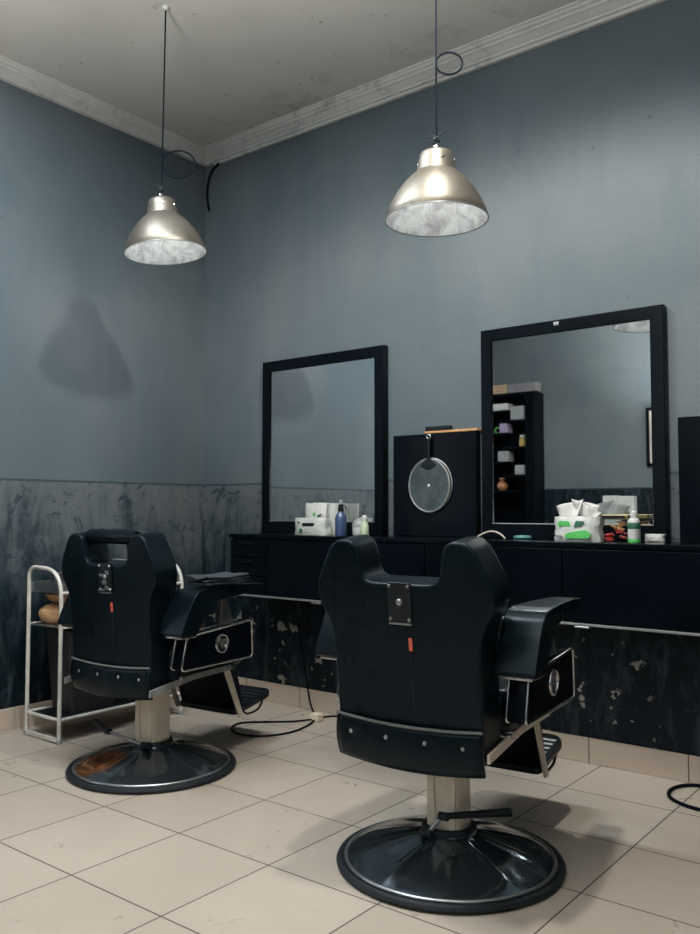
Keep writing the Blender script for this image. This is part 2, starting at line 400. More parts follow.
# ---------------------------------------------------------------- pendant lamps
def pendant(loc, label, top_dx, loop, loop_r, yaw, sc=1.0, tilt=0.0):
    t = thing('pendant_lamp', label, 'lamp', loc, yaw, 'dome pendant lamps'); t.scale = (sc, sc, sc)
    TL = Matrix.Translation((0, 0, 0.27)) @ Matrix.Rotation(-yaw, 4, 'Z') @ Matrix.Rotation(R(tilt), 4, Vector((0.618, -0.786, 0))) @ Matrix.Translation((0, 0, -0.27))
    prof = [(0.178, 0.0), (0.179, 0.004), (0.172, 0.028), (0.157, 0.062), (0.137, 0.096), (0.113, 0.128), (0.094, 0.148), (0.080, 0.160), (0.071, 0.166), (0.069, 0.170),
            (0.064, 0.205), (0.058, 0.230), (0.053, 0.237), (0.030, 0.239), (0.0, 0.240)]
    inner = [(0.178, 0.0), (0.176, 0.003), (0.169, 0.027), (0.154, 0.060), (0.134, 0.094), (0.110, 0.125), (0.087, 0.147), (0.066, 0.160), (0.0, 0.163)]
    obj('lamp_shade', lathe(NB(), prof, 64, TL), 'brushed_shade', t, sharp=50)
    obj('reflector', lathe(NB(), inner, 64, TL), 'shade_inside', t, sharp=50)
    bm = NB(); tube(bm, [(0.178 * math.cos(2 * PI * k / 64), 0.178 * math.sin(2 * PI * k / 64), 0.001) for k in range(64)], 0.0022, 8, closed=True); xform(bm, TL)
    obj('rim', bm, 'grey_edge', t)
    for k in range(6):
        a = k * PI / 3 + 0.35; M = TL @ Matrix.Translation((0.0645 * math.cos(a), 0.0605 * math.sin(a), 0.203)) @ Matrix.Rotation(a, 4, 'Z') @ Matrix.Rotation(PI / 2, 4, 'Y')
        obj('vent_cap', lathe(NB(), [(0, 0.004), (0.006, 0.003), (0.008, 0), (0.008, -0.004)], 14, M), 'chrome', t)
    obj('bulb', lathe(NB(), [(0, 0.092), (0.020, 0.098), (0.028, 0.115), (0.020, 0.138), (0.013, 0.150), (0.013, 0.162), (0, 0.163)], 24), 'bulb_glass', t)  # unseen bulb, added to brighten the inside of the shade
    obj('socket', lathe(NB(), [(0.022, 0.236), (0.022, 0.243), (0.015, 0.249), (0.012, 0.262), (0.006, 0.266), (0, 0.267)], 20), 'chrome', t)
    # knotted wire at the top of the shade
    bm = NB()
    tube(bm, spline([(-0.030, 0.006, 0.303), (-0.012, 0.0, 0.300), (0.006, -0.008, 0.290), (0.010, 0.006, 0.278), (-0.008, 0.010, 0.270), (-0.004, -0.008, 0.282), (0.008, 0.0, 0.300), (0.032, 0.004, 0.311)], 6), 0.0028, 8)
    tube(bm, spline([(0.0, 0.0, 0.262), (0.008, 0.004, 0.275), (-0.006, -0.004, 0.288), (0.004, 0.004, 0.300), (0, 0, 0.315)], 6), 0.0036, 8)
    obj('knot', bm, 'black_rubber', t)
    # cord up to the ceiling with one sideways loop
    top = Matrix.Rotation(-yaw, 4, 'Z') @ Vector((top_dx[0], top_dx[1], H - loc[2])) / sc
    c = lambda z: Vector((top.x * z / top.z, top.y * z / top.z, z))
    ax = Vector((math.cos(R(38) - yaw), math.sin(R(38) - yaw), 0)); nx_ = Vector((-ax.y, ax.x, 0))
    pts = [c(0.30), c((0.30 + loop) / 2), c(loop - loop_r * 0.3)]
    for k in range(33):
        a = PI - 2 * PI * k / 32
        pts.append(c(loop) + ax * loop_r * (1 + math.cos(a)) + Vector((0, 0, loop_r * 0.82 * math.sin(a))) + nx_ * 0.007 * (k / 16 - 1))
    pts += [c(loop + loop_r * 0.3), c(loop + loop_r * 2), top]
    bm = NB(); tube(bm, pts, 0.0034, 8); obj('cord', bm, 'cord_black', t)
    obj('ceiling_hook', lathe(NB(), [(0, top.z), (0.016, top.z), (0.015, top.z - 0.005), (0.007, top.z - 0.012), (0, top.z - 0.014)], 20, Matrix.Translation((top.x, top.y, 0))), 'plastic_white', t)
    return t
pendant((2.324, -1.063, 2.015), 'brushed dome pendant lamp, the right one of the pair, hanging between the two mirrors', (0.01, -0.01), 0.556, 0.046, 0.3, 0.96)
pendant((0.886, -1.055, 2.180), 'brushed dome pendant lamp nearer the room corner, hanging left above the left barber chair', (0.135, -0.095), 0.375, 0.072, 1.1, 1.0, 5.0)

# loose cable hanging at the corner
bm = NB(); tube(bm, spline([(0.14, -0.016, 3.125), (0.115, -0.02, 3.108), (0.075, -0.02, 3.085), (0.045, -0.02, 3.02), (0.036, -0.02, 2.95), (0.05, -0.02, 2.87), (0.062, -0.025, 2.85)], 8), 0.0065, 8)
tag(obj('electric_cable', bm, 'cord_black'), 'short dark cable dangling below the cornice in the room corner', 'cable')

# ---------------------------------------------------------------- mirrors
def mirror(x0, x1, z0, z1, w, label, depth=0.045, wb=0.062, marks=()):
    t = thing('wall_mirror', label, 'mirror', (x0, 0, z0), 0)
    W, Hh = x1 - x0, z1 - z0; wb = wb or w
    bm = NB()
    o = [(0, 0), (W, 0), (W, Hh), (0, Hh)]; i = [(w, wb), (W - w, wb), (W - w, Hh - w), (w, Hh - w)]
    for k in range(4):
        k2 = (k + 1) % 4
        q = [o[k], o[k2], i[k2], i[k]]
        prism(bm, q, -depth, -0.002, 'y')
    bmesh.ops.remove_doubles(bm, verts=bm.verts, dist=1e-5)
    # drop the inner duplicate mitre faces
    obj('mirror_frame', bm, 'black_frame', t, bevel=0.004, seg=2)
    bm = NB(); tube(bm, [(w + 0.002, -depth - 0.001, wb + 0.002), (W - w - 0.002, -depth - 0.001, wb + 0.002)], 0.002, 6); obj('frame_bead', bm, 'grey_edge', t)
    obj('mirror_pane', box(NB(), w - 0.004, W - w + 0.004, -0.036, -0.030, wb - 0.004, Hh - w + 0.004), 'mirror_glass', t, smooth=False)
    for (u, v) in marks:
        bm = NB(); box(bm, u - 0.012, u + 0.012, -depth - 0.003, -depth + 0.001, v - 0.008, v + 0.008); obj('clip', bm, 'steel', t, bevel=0.002)
    return t
ZC = 0.925
mirror(0.532, 1.366, ZC + 0.001, 1.872, 0.058, 'smaller-looking black framed mirror on the left, behind the blue spray bottle')
mirror(1.914, 2.736, ZC + 0.001, 1.868, 0.054, 'black framed mirror on the right, behind the green and white tissue pack', marks=((0.37, 0.925),))

# ---------------------------------------------------------------- black boards beside the mirrors
t = thing('wall_board', 'black lacquered board between the two mirrors, topped with a pale wooden strip', 'board', (1.425, 0, ZC + 0.001), 0, 'black boards standing on the counter')
bx('panel', (0, 0.462, -0.045, -0.001, 0, 0.486), 'black_lacquer', t)
bx('wooden_strip', (0.185, 0.470, -0.048, -0.001, 0.4865, 0.498), 'timber', t, 0.002)
c = bx('hair_comb', (1.607, 1.745, -0.04, -0.012, 1.4255, 1.447), 'black_metal', None, 0.004); tag(c, 'flat black clipper case lying on the wooden strip of the board', 'case'); c.name = 'clipper_case'
t = thing('wall_board', 'black lacquered board at the right edge of the photo, right of the larger mirror', 'board', (2.784, 0, ZC + 0.001), 0, 'black boards standing on the counter')
bx('panel', (0, 0.482, -0.045, -0.001, 0, 0.486), 'black_lacquer', t)

# round swatter hanging on the first board
t = thing('insect_swatter', 'round mesh swatter with ribbed dark handle hanging on the black board', 'swatter', (1.641, -0.058, 1.165), 0)
bm = NB(); tube(bm, [(0.112 * math.cos(2 * PI * k / 48), 0, 0.124 * math.sin(2 * PI * k / 48)) for k in range(48)], 0.006, 10, closed=True); obj('hoop', bm, 'grey_edge', t)
bm = NB(); tube(bm, [(0.115 * math.cos(2 * PI * k / 48) + 0.006, 0.008, 0.126 * math.sin(2 * PI * k / 48) + 0.004) for k in range(48)], 0.003, 8, closed=True); obj('hoop', bm, 'steel', t)
obj('mesh_face', lathe(NB(), [(0, 0.003), (0.111, 0.003), (0.111, -0.003), (0, -0.003)], 48, Matrix.Rotation(PI / 2, 4, 'X'), 1, 1.11), 'swatter_mesh', t)
obj('boss', lathe(NB(), [(0, 0.009), (0.006, 0.007), (0.009, 0.002), (0.009, 0)], 16, Matrix.Rotation(PI / 2, 4, 'X')), 'plastic_white', t)
bm = NB(); tube(bm, [(0, 0, 0.118), (0, 0, 0.225)], 0.007, 12)
for k in range(9):
    z = 0.128 + k * 0.0105; tube(bm, [(0.009 * math.cos(a), 0.009 * math.sin(a), z) for a in [2 * PI * j / 12 for j in range(12)]], 0.0028, 6, closed=True)
obj('handle', bm, 'black_metal', t)
bm = NB(); prism(bm, round2([(-0.012, 0.13), (0.012, 0.13), (0.046, 0.095), (0.0, 0.072), (-0.050, 0.092)], 0.014), -0.006, 0.004, 'y'); obj('throat', bm, 'black_metal', t, bevel=0.002)
bm = NB(); tube(bm, [(0.010 * math.cos(a), -0.002, 0.232 + 0.010 * math.sin(a)) for a in [2 * PI * j / 20 for j in range(20)]], 0.0035, 8, closed=True); obj('hanging_ring', bm, 'steel', t)

# ---------------------------------------------------------------- wall-hung counter
t = thing('wall_counter', 'long black wall-hung counter running under both mirrors', 'counter', (0.55, 0, 0.605), 0)
L = 3.25; D = 0.30; HB = 0.32
bx('worktop', (-0.004, L, -D - 0.004, -0.001, HB - 0.022, HB), 'black_lacquer', t, 0.003)
bx('cabinet_body', (0, L, -D + 0.016, -0.001, 0.010, HB - 0.022), 'black_lacquer', t, 0.002)
bx('bottom_edge', (0, L, -D - 0.002, -0.001, 0.0, 0.0098), 'grey_edge', t, 0.002)
for k in range(3):
    z0 = 0.014 + k * 0.094; d = bx('drawer', (0.004, 0.262, -D, -D + 0.0158, z0, z0 + 0.090), 'black_lacquer', t, 0.003)
    bx('drawer_pull', (0.09, 0.17, -D - 0.008, -D - 0.0002, z0 + 0.066, z0 + 0.074), 'black_metal', d, 0.002)
xs = [0.266, 0.90, 1.22, 1.86, 2.50, L - 0.004]
for a, b_ in zip(xs, xs[1:]):
    d = bx('front_panel', (a + 0.002, b_ - 0.002, -D, -D + 0.0158, 0.014, HB - 0.026), 'black_lacquer', t, 0.003)
for x in (0.60, 1.94, 2.62):
    h = bx('hinge', (x - 0.03, x + 0.03, -D - 0.008, -D + 0.03, -0.008, -0.0002), 'steel', t, 0.003)

# ---------------------------------------------------------------- things on the counter
def bottle(name, loc, prof, mat, label, cat, cap=None, capmat='plastic_white', group=None, n=28):
    t = thing(name, label, cat, loc, 0, group)
    obj('bottle_body', lathe(NB(), prof, n), mat, t)
    if cap: obj('cap', lathe(NB(), cap, n), capmat, t)
    return t
Z = ZC + 0.0006
# left group: wipes packet
def soft_pack(w, d, h, seed, nx=14, nz=8, ny=5):
    """a slack, pinched packet"""
    bm = NB(); rnd = random.Random(seed); vs = {}
    def P(i, j, k):
        u, v, s = i / nx * 2 - 1, j / ny * 2 - 1, k / nz * 2 - 1
        puff = (1 - 0.55 * abs(u) ** 4) * (1 - 0.15 * abs(s) ** 3)
        x = u * w / 2 * (1 - 0.05 * (1 - abs(s)) ** 2); y = v * d / 2 * puff; z = (s + 1) / 2 * h
        if k == nz: z -= 0.06 * h * (1 - abs(v)) * abs(math.sin(3 * u + seed))
        if k > 0:
            x += rnd.uniform(-1, 1) * w * 0.012; y += rnd.uniform(-1, 1) * d * 0.03; z += rnd.uniform(-1, 1) * h * 0.02
        return Vector((x, y, max(0, z)))
    def V(i, j, k):
        if (i, j, k) not in vs: vs[i, j, k] = bm.verts.new(P(i, j, k))
        return vs[i, j, k]
    for i in range(nx):
        for j in range(ny):
            bm.faces.new((V(i, j, 0), V(i, j + 1, 0), V(i + 1, j + 1, 0), V(i + 1, j, 0))); bm.faces.new((V(i, j, nz), V(i + 1, j, nz), V(i + 1, j + 1, nz), V(i, j + 1, nz)))
    for i in range(nx):
        for k in range(nz):
            bm.faces.new((V(i, 0, k), V(i + 1, 0, k), V(i + 1, 0, k + 1), V(i, 0, k + 1))); bm.faces.new((V(i, ny, k), V(i, ny, k + 1), V(i + 1, ny, k + 1), V(i + 1, ny, k)))
    for j in range(ny):
        for k in range(nz):
            bm.faces.new((V(0, j, k), V(0, j, k + 1), V(0, j + 1, k + 1), V(0, j + 1, k))); bm.faces.new((V(nx, j, k), V(nx, j + 1, k), V(nx, j + 1, k + 1), V(nx, j, k + 1)))
    return bm
def patch(parent, pts, y, mat, name='print_patch'):
    bm = NB(); prism(bm, round2(pts, 0.006), y, y + 0.004, 'y'); return obj(name, bm, mat, parent)
t = thing('wipes_packet', 'squat white wipes packet with a dark slot lying at the front left of the counter', 'packet', (1.046, -0.21, Z), 0)
obj('wrapper', soft_pack(0.205, 0.085, 0.084, 3), 'plastic_white', t, sharp=60)
patch(t, [(-0.03, 0.045), (0.045, 0.045), (0.048, 0.060), (-0.03, 0.060)], -0.045, 'black_metal', 'dark_label')
patch(t, [(-0.05, 0.012), (-0.032, 0.012), (-0.03, 0.030), (-0.048, 0.034)], -0.046, 'dark_green')
patch(t, [(-0.06, 0.060), (-0.045, 0.058), (-0.046, 0.066), (-0.06, 0.068)], -0.045, 'dark_green')
t = thing('tissue_packet', 'upright white tissue packet with green specks standing behind the wipes packet', 'packet', (0.995, -0.115, Z), 0)
obj('wrapper', soft_pack(0.145, 0.055, 0.160, 5), 'tissue', t, sharp=60)
patch(t, [(-0.005, 0.095), (0.012, 0.095), (0.010, 0.112), (-0.004, 0.108)], -0.031, 'green_print')
patch(t, [(0.028, 0.085), (0.055, 0.100), (0.052, 0.105), (0.028, 0.098)], -0.031, 'dark_green')
t = thing('plastic_cup', 'tall pale cup standing left of the blue spray bottle', 'cup', (1.108, -0.115, Z), 0)
obj('cup_body', lathe(NB(), [(0, 0), (0.024, 0), (0.031, 0.158), (0.029, 0.158), (0.022, 0.006), (0, 0.006)], 28), 'plastic_white', t)
t = thing('spray_bottle', 'slim dark blue spray bottle standing in front of the left mirror', 'bottle', (1.248, -0.235, Z), 0.4)
obj('bottle_body', lathe(NB(), [(0, 0), (0.026, 0), (0.028, 0.004), (0.028, 0.085), (0.024, 0.100), (0.014, 0.112), (0.012, 0.118), (0, 0.118)], 28), 'blue_bottle', t)
bm = NB(); lathe(bm, [(0, 0.116), (0.014, 0.116), (0.014, 0.136), (0.010, 0.140), (0, 0.140)], 20); box(bm, -0.010, 0.012, -0.008, 0.008, 0.140, 0.152)
tube(bm, [(0.006, 0, 0.146), (0.022, 0, 0.143), (0.028, 0, 0.128)], 0.003, 8); obj('trigger_head', bm, 'black_metal', t)
obj('nozzle', lathe(NB(), [(0, 0.152), (0.008, 0.152), (0.010, 0.160), (0.006, 0.172), (0, 0.174)], 16), 'plastic_grey', t)
t = thing('cream_tub', 'rounded white tub just right of the blue spray bottle', 'tub', (1.300, -0.150, Z), 0)
obj('tub_body', lathe(NB(), [(0, 0), (0.034, 0), (0.038, 0.006), (0.038, 0.040), (0, 0.040)], 28), 'plastic_white', t)
obj('lid', lathe(NB(), [(0.039, 0.0405), (0.039, 0.050), (0.034, 0.068), (0.020, 0.080), (0, 0.084)], 28), 'plastic_grey', t)
bottle('lotion_bottle', (1.385, -0.225, Z), [(0, 0), (0.019, 0), (0.021, 0.004), (0.020, 0.050), (0.012, 0.070), (0.011, 0.076), (0, 0.076)], 'pale_green',
       'small pale green bottle beside the white tub, furthest right in the left group', 'bottle', [(0.013, 0.0765), (0.013, 0.094), (0.008, 0.100), (0, 0.100)])
# thin tan strap
bm = NB(); tube(bm, spline([(1.975, -0.20, Z + 0.004), (2.000, -0.20, Z + 0.020), (2.045, -0.20, Z + 0.033), (2.085, -0.20, Z + 0.025), (2.112, -0.20, Z + 0.004)], 8), 0.0038, 8)
tag(obj('wire_arch', bm, 'cream_strut'), 'short tan wire arching up on the counter by the right mirror frame', 'wire')
bm = NB(); lathe(bm, [(0, 0), (0.036, 0), (0.040, 0.006), (0.034, 0.014), (0, 0.016)], 24); tc = obj('soap_dish', bm, simple('teal_plastic', (0.05, 0.17, 0.16), 0.4)); tc.location = (2.13, -0.075, Z)
tag(tc, 'small teal round dish lying at the foot of the right mirror', 'dish')
# right group
t = thing('tissue_pack', 'green and white tissue pack with tissues sticking out of its top', 'tissue pack', (2.440, -0.20, Z), 0)
obj('wrapper', soft_pack(0.190, 0.100, 0.098, 9), 'plastic_white', t, sharp=60)
patch(t, round2([(-0.035, 0.012), (0.065, 0.014), (0.072, 0.034), (0.045, 0.046), (-0.02, 0.036), (-0.040, 0.026)], 0.01), -0.053, 'green_print')
patch(t, [(-0.070, 0.062), (-0.012, 0.058), (-0.020, 0.080), (-0.062, 0.082)], -0.051, 'green_print')
patch(t, [(0.000, 0.056), (0.030, 0.062), (0.045, 0.080), (0.010, 0.082)], -0.0545, 'dark_green')
patch(t, [(-0.078, 0.018), (-0.050, 0.018), (-0.050, 0.024), (-0.078, 0.024)], -0.052, 'card_grey')
bm = NB()
for (xa, xb, h1, h2, yy, tw) in ((-0.100, 0.020, 0.050, 0.078, -0.01, 0.3), (-0.03, 0.090, 0.080, 0.050, 0.02, -0.3), (0.01, 0.092, 0.070, 0.022, -0.015, 0.2)):
    nx = 8; rows = []
    for k in range(6):
        row = []
        for i in range(nx + 1):
            u = i / nx; s = k / 5; x = xa + (xb - xa) * (0.5 + (u - 0.5) * (0.6 + 0.4 * s)); h = (h1 * (1 - u) + h2 * u) * s * 0.95
            row.append(bm.verts.new((x, yy + 0.012 * math.sin(u * 7 + tw * 9) * (0.4 + s) + tw * 0.04 * s, 0.093 + h)))
        rows.append(row)
    for k in range(5):
        for i in range(nx): bm.faces.new((rows[k][i], rows[k][i + 1], rows[k + 1][i + 1], rows[k + 1][i]))
o = obj('tissue_sheet', bm, 'tissue', t, sharp=80); s = o.modifiers.new('solid', 'SOLIDIFY'); s.thickness = 0.0016
t = thing('storage_tub', 'clear tub of red and orange clips with a gold-rimmed lid, beside the tissue pack', 'tub', (2.576, -0.155, Z), 0)
obj('tub_body', prism(NB(), round2([(-0.056, -0.035), (0.056, -0.035), (0.056, 0.035), (-0.056, 0.035)], 0.012), 0, 0.088, 'z'), 'clear_tub', t, bevel=0.003)
rr = random.Random(4)
for k in range(14):
    M = Matrix.Translation((rr.uniform(-0.034, 0.034), rr.uniform(-0.022, 0.0), 0.008 + 0.0052 * k)) @ Matrix.Rotation(rr.uniform(-.5, .5), 4, 'Y')
    obj('hair_clip', box(NB(), -0.014, 0.014, -0.008, 0.008, -0.004, 0.004, M), 'red_plastic' if k < 8 else 'orange_plastic', t, bevel=0.002)
obj('lid', prism(NB(), round2([(-0.059, -0.038), (0.059, -0.038), (0.059, 0.038), (-0.059, 0.038)], 0.012), 0.0885, 0.106, 'z'), 'gold_trim', t, bevel=0.003)
obj('lid_inset', prism(NB(), round2([(-0.05, -0.0395), (0.05, -0.0395), (0.05, -0.037), (-0.05, -0.037)], 0.001), 0.092, 0.102, 'z'), 'black_metal', t)
b_ = bottle('spray_bottle', (2.665, -0.21, Z), [(0, 0), (0.0215, 0), (0.023, 0.004), (0.023, 0.075), (0.020, 0.088), (0.012, 0.096), (0, 0.097)], 'plastic_white',
       'white bottle with green band and tall cap, rightmost on the counter', 'bottle', [(0.0125, 0.0975), (0.0125, 0.116), (0.006, 0.122), (0.005, 0.134), (0, 0.134)])
obj('green_band', lathe(NB(), [(0.0232, 0.052), (0.0240, 0.054), (0.0240, 0.074), (0.0232, 0.076)], 28), 'dark_green', b_)
obj('green_base', lathe(NB(), [(0.0235, 0.001), (0.0238, 0.003), (0.0238, 0.012), (0.0233, 0.014)], 28), 'green_print', b_)
t = thing('folded_cloth', 'white rolled towel lying right of the white bottle on the counter', 'towel', (2.700, -0.075, Z), 0)
obj('cloth_roll', xform(soft_pack(0.075, 0.05, 0.030, 12), Matrix.Identity(4)), 'tissue', t, sharp=60)

# ---------------------------------------------------------------- barber chairs
def barber_chair(label, loc, rot, lift, head, lever, by, ws, tl):
    t = thing('barber_chair', label, 'barber chair', loc, rot, 'black barber chairs')
    dz = lift
    base_m = 'dark_chrome' if not head else 'dark_chrome_brown'
    # base
    bm = lathe(NB(), [(0.0, 0.016), (0.300, 0.016), (0.300, 0.020), (0.305, 0.026), (0.290, 0.034), (0.245, 0.050), (0.19, 0.066), (0.135, 0.080), (0.095, 0.090), (0.082, 0.097), (0.078, 0.112), (0, 0.112)], 120)
    for v in bm.verts:     # pressed creases running out from the column
        r_ = math.hypot(v.co.x, v.co.y)
        if 0.10 < r_ < 0.285 and v.co.z > 0.03:
            a_ = (math.atan2(v.co.y, v.co.x) / (2 * PI) * 10 + 0.3) % 1; v.co.z += 0.0065 * max(0, 1 - abs(a_ - 0.5) * 5)
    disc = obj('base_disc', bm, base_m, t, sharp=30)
    obj('rubber_rim', lathe(NB(), [(0, 0.0), (0.324, 0.0), (0.335, 0.004), (0.338, 0.012), (0.334, 0.020), (0.324, 0.024), (0.316, 0.019), (0, 0.014)], 96), 'black_rubber', t)
    bm = NB(); tube(bm, [(0.308 * math.cos(2 * PI * k / 96), 0.308 * math.sin(2 * PI * k / 96), 0.023) for k in range(96)], 0.0065, 10, closed=True); obj('chrome_ring', bm, 'steel', t)
    # column cover
    q = 0.053
    prof = round2([(-q, -q), (q, -q), (q, q), (-q, q)], 0.022)
    bm = NB(); rings = []
    for z, s in ((0.105, 1.03), (0.14, 1.0), (0.30, 0.97), (0.385 + dz, 0.95)):
        rings.append([bm.verts.new((x * s, y * s, z)) for x, y in prof])
    for a, b in zip(rings, rings[1:]):
        for i in range(len(a)): bm.faces.new((a[i], a[(i + 1) % len(a)], b[(i + 1) % len(a)], b[i]))
    bm.faces.new(rings[0][::-1]); bm.faces.new(rings[-1])
    obj('column', bm, 'cream_enamel', t)
    # raised flaring ribs on the column's sides
    bm = NB()
    for sx in (-1, 1):
        prism(bm, round2([(sx * 0.046, 0.12), (sx * 0.014, 0.125), (sx * 0.022, 0.20), (sx * 0.030, 0.37 + dz), (sx * 0.046, 0.37 + dz)], 0.004), -0.0565, -0.049, 'y')
    obj('column_trim', bm, 'cream_enamel', t, bevel=0.002)
    bm = NB(); tube(bm, [(0.064 * math.cos(a) * 1.12, 0.064 * math.sin(a) * 1.12, 0.108) for a in [2 * PI * k / 32 for k in range(32)]], 0.011, 8, closed=True); obj('collar', bm, 'black_rubber', t)
    # foot lever
    A, B_, T = [Vector(p) for p in lever]
    bm = NB(); tube(bm, [A, B_], 0.0065, 10); obj('pump_rod', bm, 'steel', t)
    obj('pedal_pivot', tube(NB(), [A - Vector((0.018, 0.0, 0.0)), A + Vector((0.018, 0, 0.004))], 0.014, 12), 'black_rubber', t)
    bm = NB(); tube(bm, [B_, B_.lerp(T, 0.7), T], [0.009, 0.011, 0.013], 12); tube(bm, [B_ - Vector((0.012, 0, 0)), B_ + Vector((0.016, 0, 0))], 0.012, 10)
    obj('foot_pedal', bm, 'black_rubber', t)
    # under-seat frame
    bm = NB(); box(bm, -0.19, 0.19, -0.17, 0.24, 0.375 + dz, 0.392 + dz); box(bm, -0.12, -0.09, -0.2, 0.26, 0.35 + dz, 0.376 + dz); box(bm, 0.09, 0.12, -0.2, 0.26, 0.35 + dz, 0.376 + dz)
    obj('seat_frame', bm, 'black_metal', t, bevel=0.003)
    # seat cushion
    obj('seat', prism(NB(), round2([(-0.238, -0.14), (0.238, -0.14), (0.238, 0.30), (-0.238, 0.30)], 0.05), 0.395 + dz, 0.52 + dz, 'z'), 'black_leather', t, bevel=0.03, seg=4)
    # backrest, tilted back about its foot
    TM = Matrix.Translation((0, by, 0.405 + dz * 0.35)) @ Matrix.Rotation(R(tl), 4, 'X') @ Matrix.Diagonal((ws, 1, 1, 1)) @ Matrix.Translation((0, 0, -0.42))
    right = [(0.224, 0.385), (0.226, 0.62), (0.228, 0.70), (0.240, 0.750), (0.272, 0.800), (0.276, 0.842), (0.262, 0.885), (0.222, 0.962), (0.200, 0.978), (0.158, 0.980), (0.138, 0.966), (0.128, 0.935), (0.120, 0.885), (0.108, 0.868), (0.085, 0.862)]
    crn = [0.012, 0.05, 0.05, 0.03, 0.03, 0.03, 0.03, 0.02, 0.02, 0.015, 0.014, 0.02, 0.012, 0.010, 0.03]
    outl = right + [(-x, z) for x, z in right[::-1]]
    outl = round2(outl, crn + crn[::-1], 4)
    back = obj('backrest', prism(NB(), outl, -0.055, 0.065, 'y', TM), 'black_leather', t, bevel=0.028, seg=5)
    # front padding of the backrest
    pad = [(0.215, 0.43), (0.215, 0.70), (0.245, 0.81), (0.205, 0.845), (0.10, 0.845), (-0.10, 0.845), (-0.205, 0.845), (-0.245, 0.81), (-0.215, 0.70), (-0.215, 0.43)]
    obj('back_cushion', prism(NB(), round2(pad, 0.04), 0.066, 0.105, 'y', TM), 'black_leather', t, bevel=0.02, seg=4)
    # vertical seam + piping
    bm = NB(); tube(bm, [TM @ Vector((0.024, -0.0555, 0.50)), TM @ Vector((0.024, -0.0555, 0.670))], 0.0016, 6); obj('seam', bm, 'black_rubber', back)
    # back flap with buttons (bows backwards, sags in the middle)
    bm = NB(); nx = 20; g = {}
    for i in range(nx + 1):
        u = i / nx * 2 - 1
        for k in range(9):
            s = k / 8; x = u * 0.226
            z = 0.478 - 0.010 * (1 - u * u) - s * (0.118 + 0.006 * (1 - u * u))
            y = -0.060 - 0.010 * (1 - u * u) - 0.012 * math.sin(s * PI)
            for bxx in (-0.79, -0.27, 0.26, 0.75):
                d2 = ((u - bxx) * 0.226) ** 2 + (z - 0.432) ** 2; y += 0.010 * math.exp(-d2 / 0.00025)
            g[i, k] = bm.verts.new(TM @ Vector((x, y, z)))
    for i in range(nx):
        for k in range(8): bm.faces.new((g[i, k], g[i + 1, k], g[i + 1, k + 1], g[i, k + 1]))
    fl = obj('back_flap', bm, 'black_leather', t, sharp=80); s = fl.modifiers.new('solid', 'SOLIDIFY'); s.thickness = 0.010; s.offset = -1
    bm = NB(); tube(bm, [TM @ Vector((u * 0.226, -0.062 - 0.010 * (1 - u * u), 0.480 - 0.010 * (1 - u * u))) for u in [k / 12 * 2 - 1 for k in range(13)]], 0.0045, 8); obj('piping', bm, simple_cache('worn_piping', (0.075, 0.080, 0.080), 0.4), fl)
    for u in (-0.79, -0.27, 0.26, 0.75):
        M = TM @ Matrix.Translation((u * 0.226, -0.062 - 0.010 * (1 - u * u), 0.432)) @ Matrix.Rotation(PI / 2, 4, 'X')
        obj('button', lathe(NB(), [(0, 0.005), (0.005, 0.004), (0.0078, 0.0), (0.0078, -0.004), (0, -0.004)], 16, M), 'steel', fl)
    # dimple buttons on the back
    # headrest socket plate
    bm = NB(); box(bm, -0.036, 0.036, -0.0615, -0.0552, 0.755, 0.866, TM)
    pl = obj('headrest_plate', bm, 'black_metal', t, bevel=0.002)
    bm = NB(); box(bm, -0.035, 0.035, -0.064, -0.0617, 0.750, 0.755, TM); obj('plate_edge', bm, 'steel', pl)
    for (u, v, r_) in ((-0.029, 0.856, 0.0055), (0.029, 0.856, 0.0055), (-0.029, 0.765, 0.0055), (0.029, 0.765, 0.0055), (0.0, 0.812, 0.0105)):
        M = TM @ Matrix.Translation((u, -0.0617, v)) @ Matrix.Rotation(PI / 2, 4, 'X')
        obj('bolt', lathe(NB(), [(0, 0.006), (r_ * .7, 0.005), (r_, 0.001), (r_, -0.001), (0, -0.001)], 14, M), 'steel', pl)
    if head:
        for (u0, u1, v0, v1) in ((-0.015, 0.01, 0.785, 0.800), (0.0, 0.020, 0.770, 0.780), (-0.03, -0.005, 0.815, 0.825), (0.005, 0.025, 0.822, 0.838), (-0.04, -0.005, 0.760, 0.766), (0.008, 0.030, 0.765, 0.772)):
            obj('latch_piece', box(NB(), u0, u1, -0.066, -0.0618, v0, v1, TM), 'steel', pl, bevel=0.001)
    obj('fabric_tag', box(NB(), 0.020, 0.031, -0.059, -0.0552, 0.678, 0.714, TM), 'orange_tag', t, bevel=0.001)
    if head:
        bm = NB(); tube(bm, [TM @ Vector(p) for p in ((-0.152, -0.004, 0.962), (-0.13, -0.004, 0.964), (0.07, -0.004, 0.964), (0.132, -0.004, 0.962))], [0.024, 0.030, 0.030, 0.024], 24)
        obj('headrest', bm, 'black_leather', t)
        bm = NB(); bm.free()
        for hx in (-0.06, 0.06):
            obj('headrest_post', tube(NB(), [TM @ Vector(p) for p in ((hx, 0.01, 0.94), (hx, 0.01, 0.86))], 0.005, 8), 'chrome', t)
    # arms and side panels
    for sx in (-1, 1):
        a = thing_part('armrest', t)
        # arm pad: flat top that rolls over and down at the back
        prof = [(0.400, 0.722), (0.400, 0.738), (0.30, 0.746), (0.12, 0.750), (0.0, 0.749), (-0.050, 0.742), (-0.078, 0.722), (-0.105, 0.680), (-0.130, 0.630), (-0.150, 0.586), (-0.142, 0.576), (-0.066, 0.576), (-0.056, 0.590), (-0.010, 0.655), (0.012, 0.680), (0.040, 0.694), (0.10, 0.698), (0.25, 0.706), (0.395, 0.714)]
        prof = [(y - 0.058, z + dz) for y, z in prof]
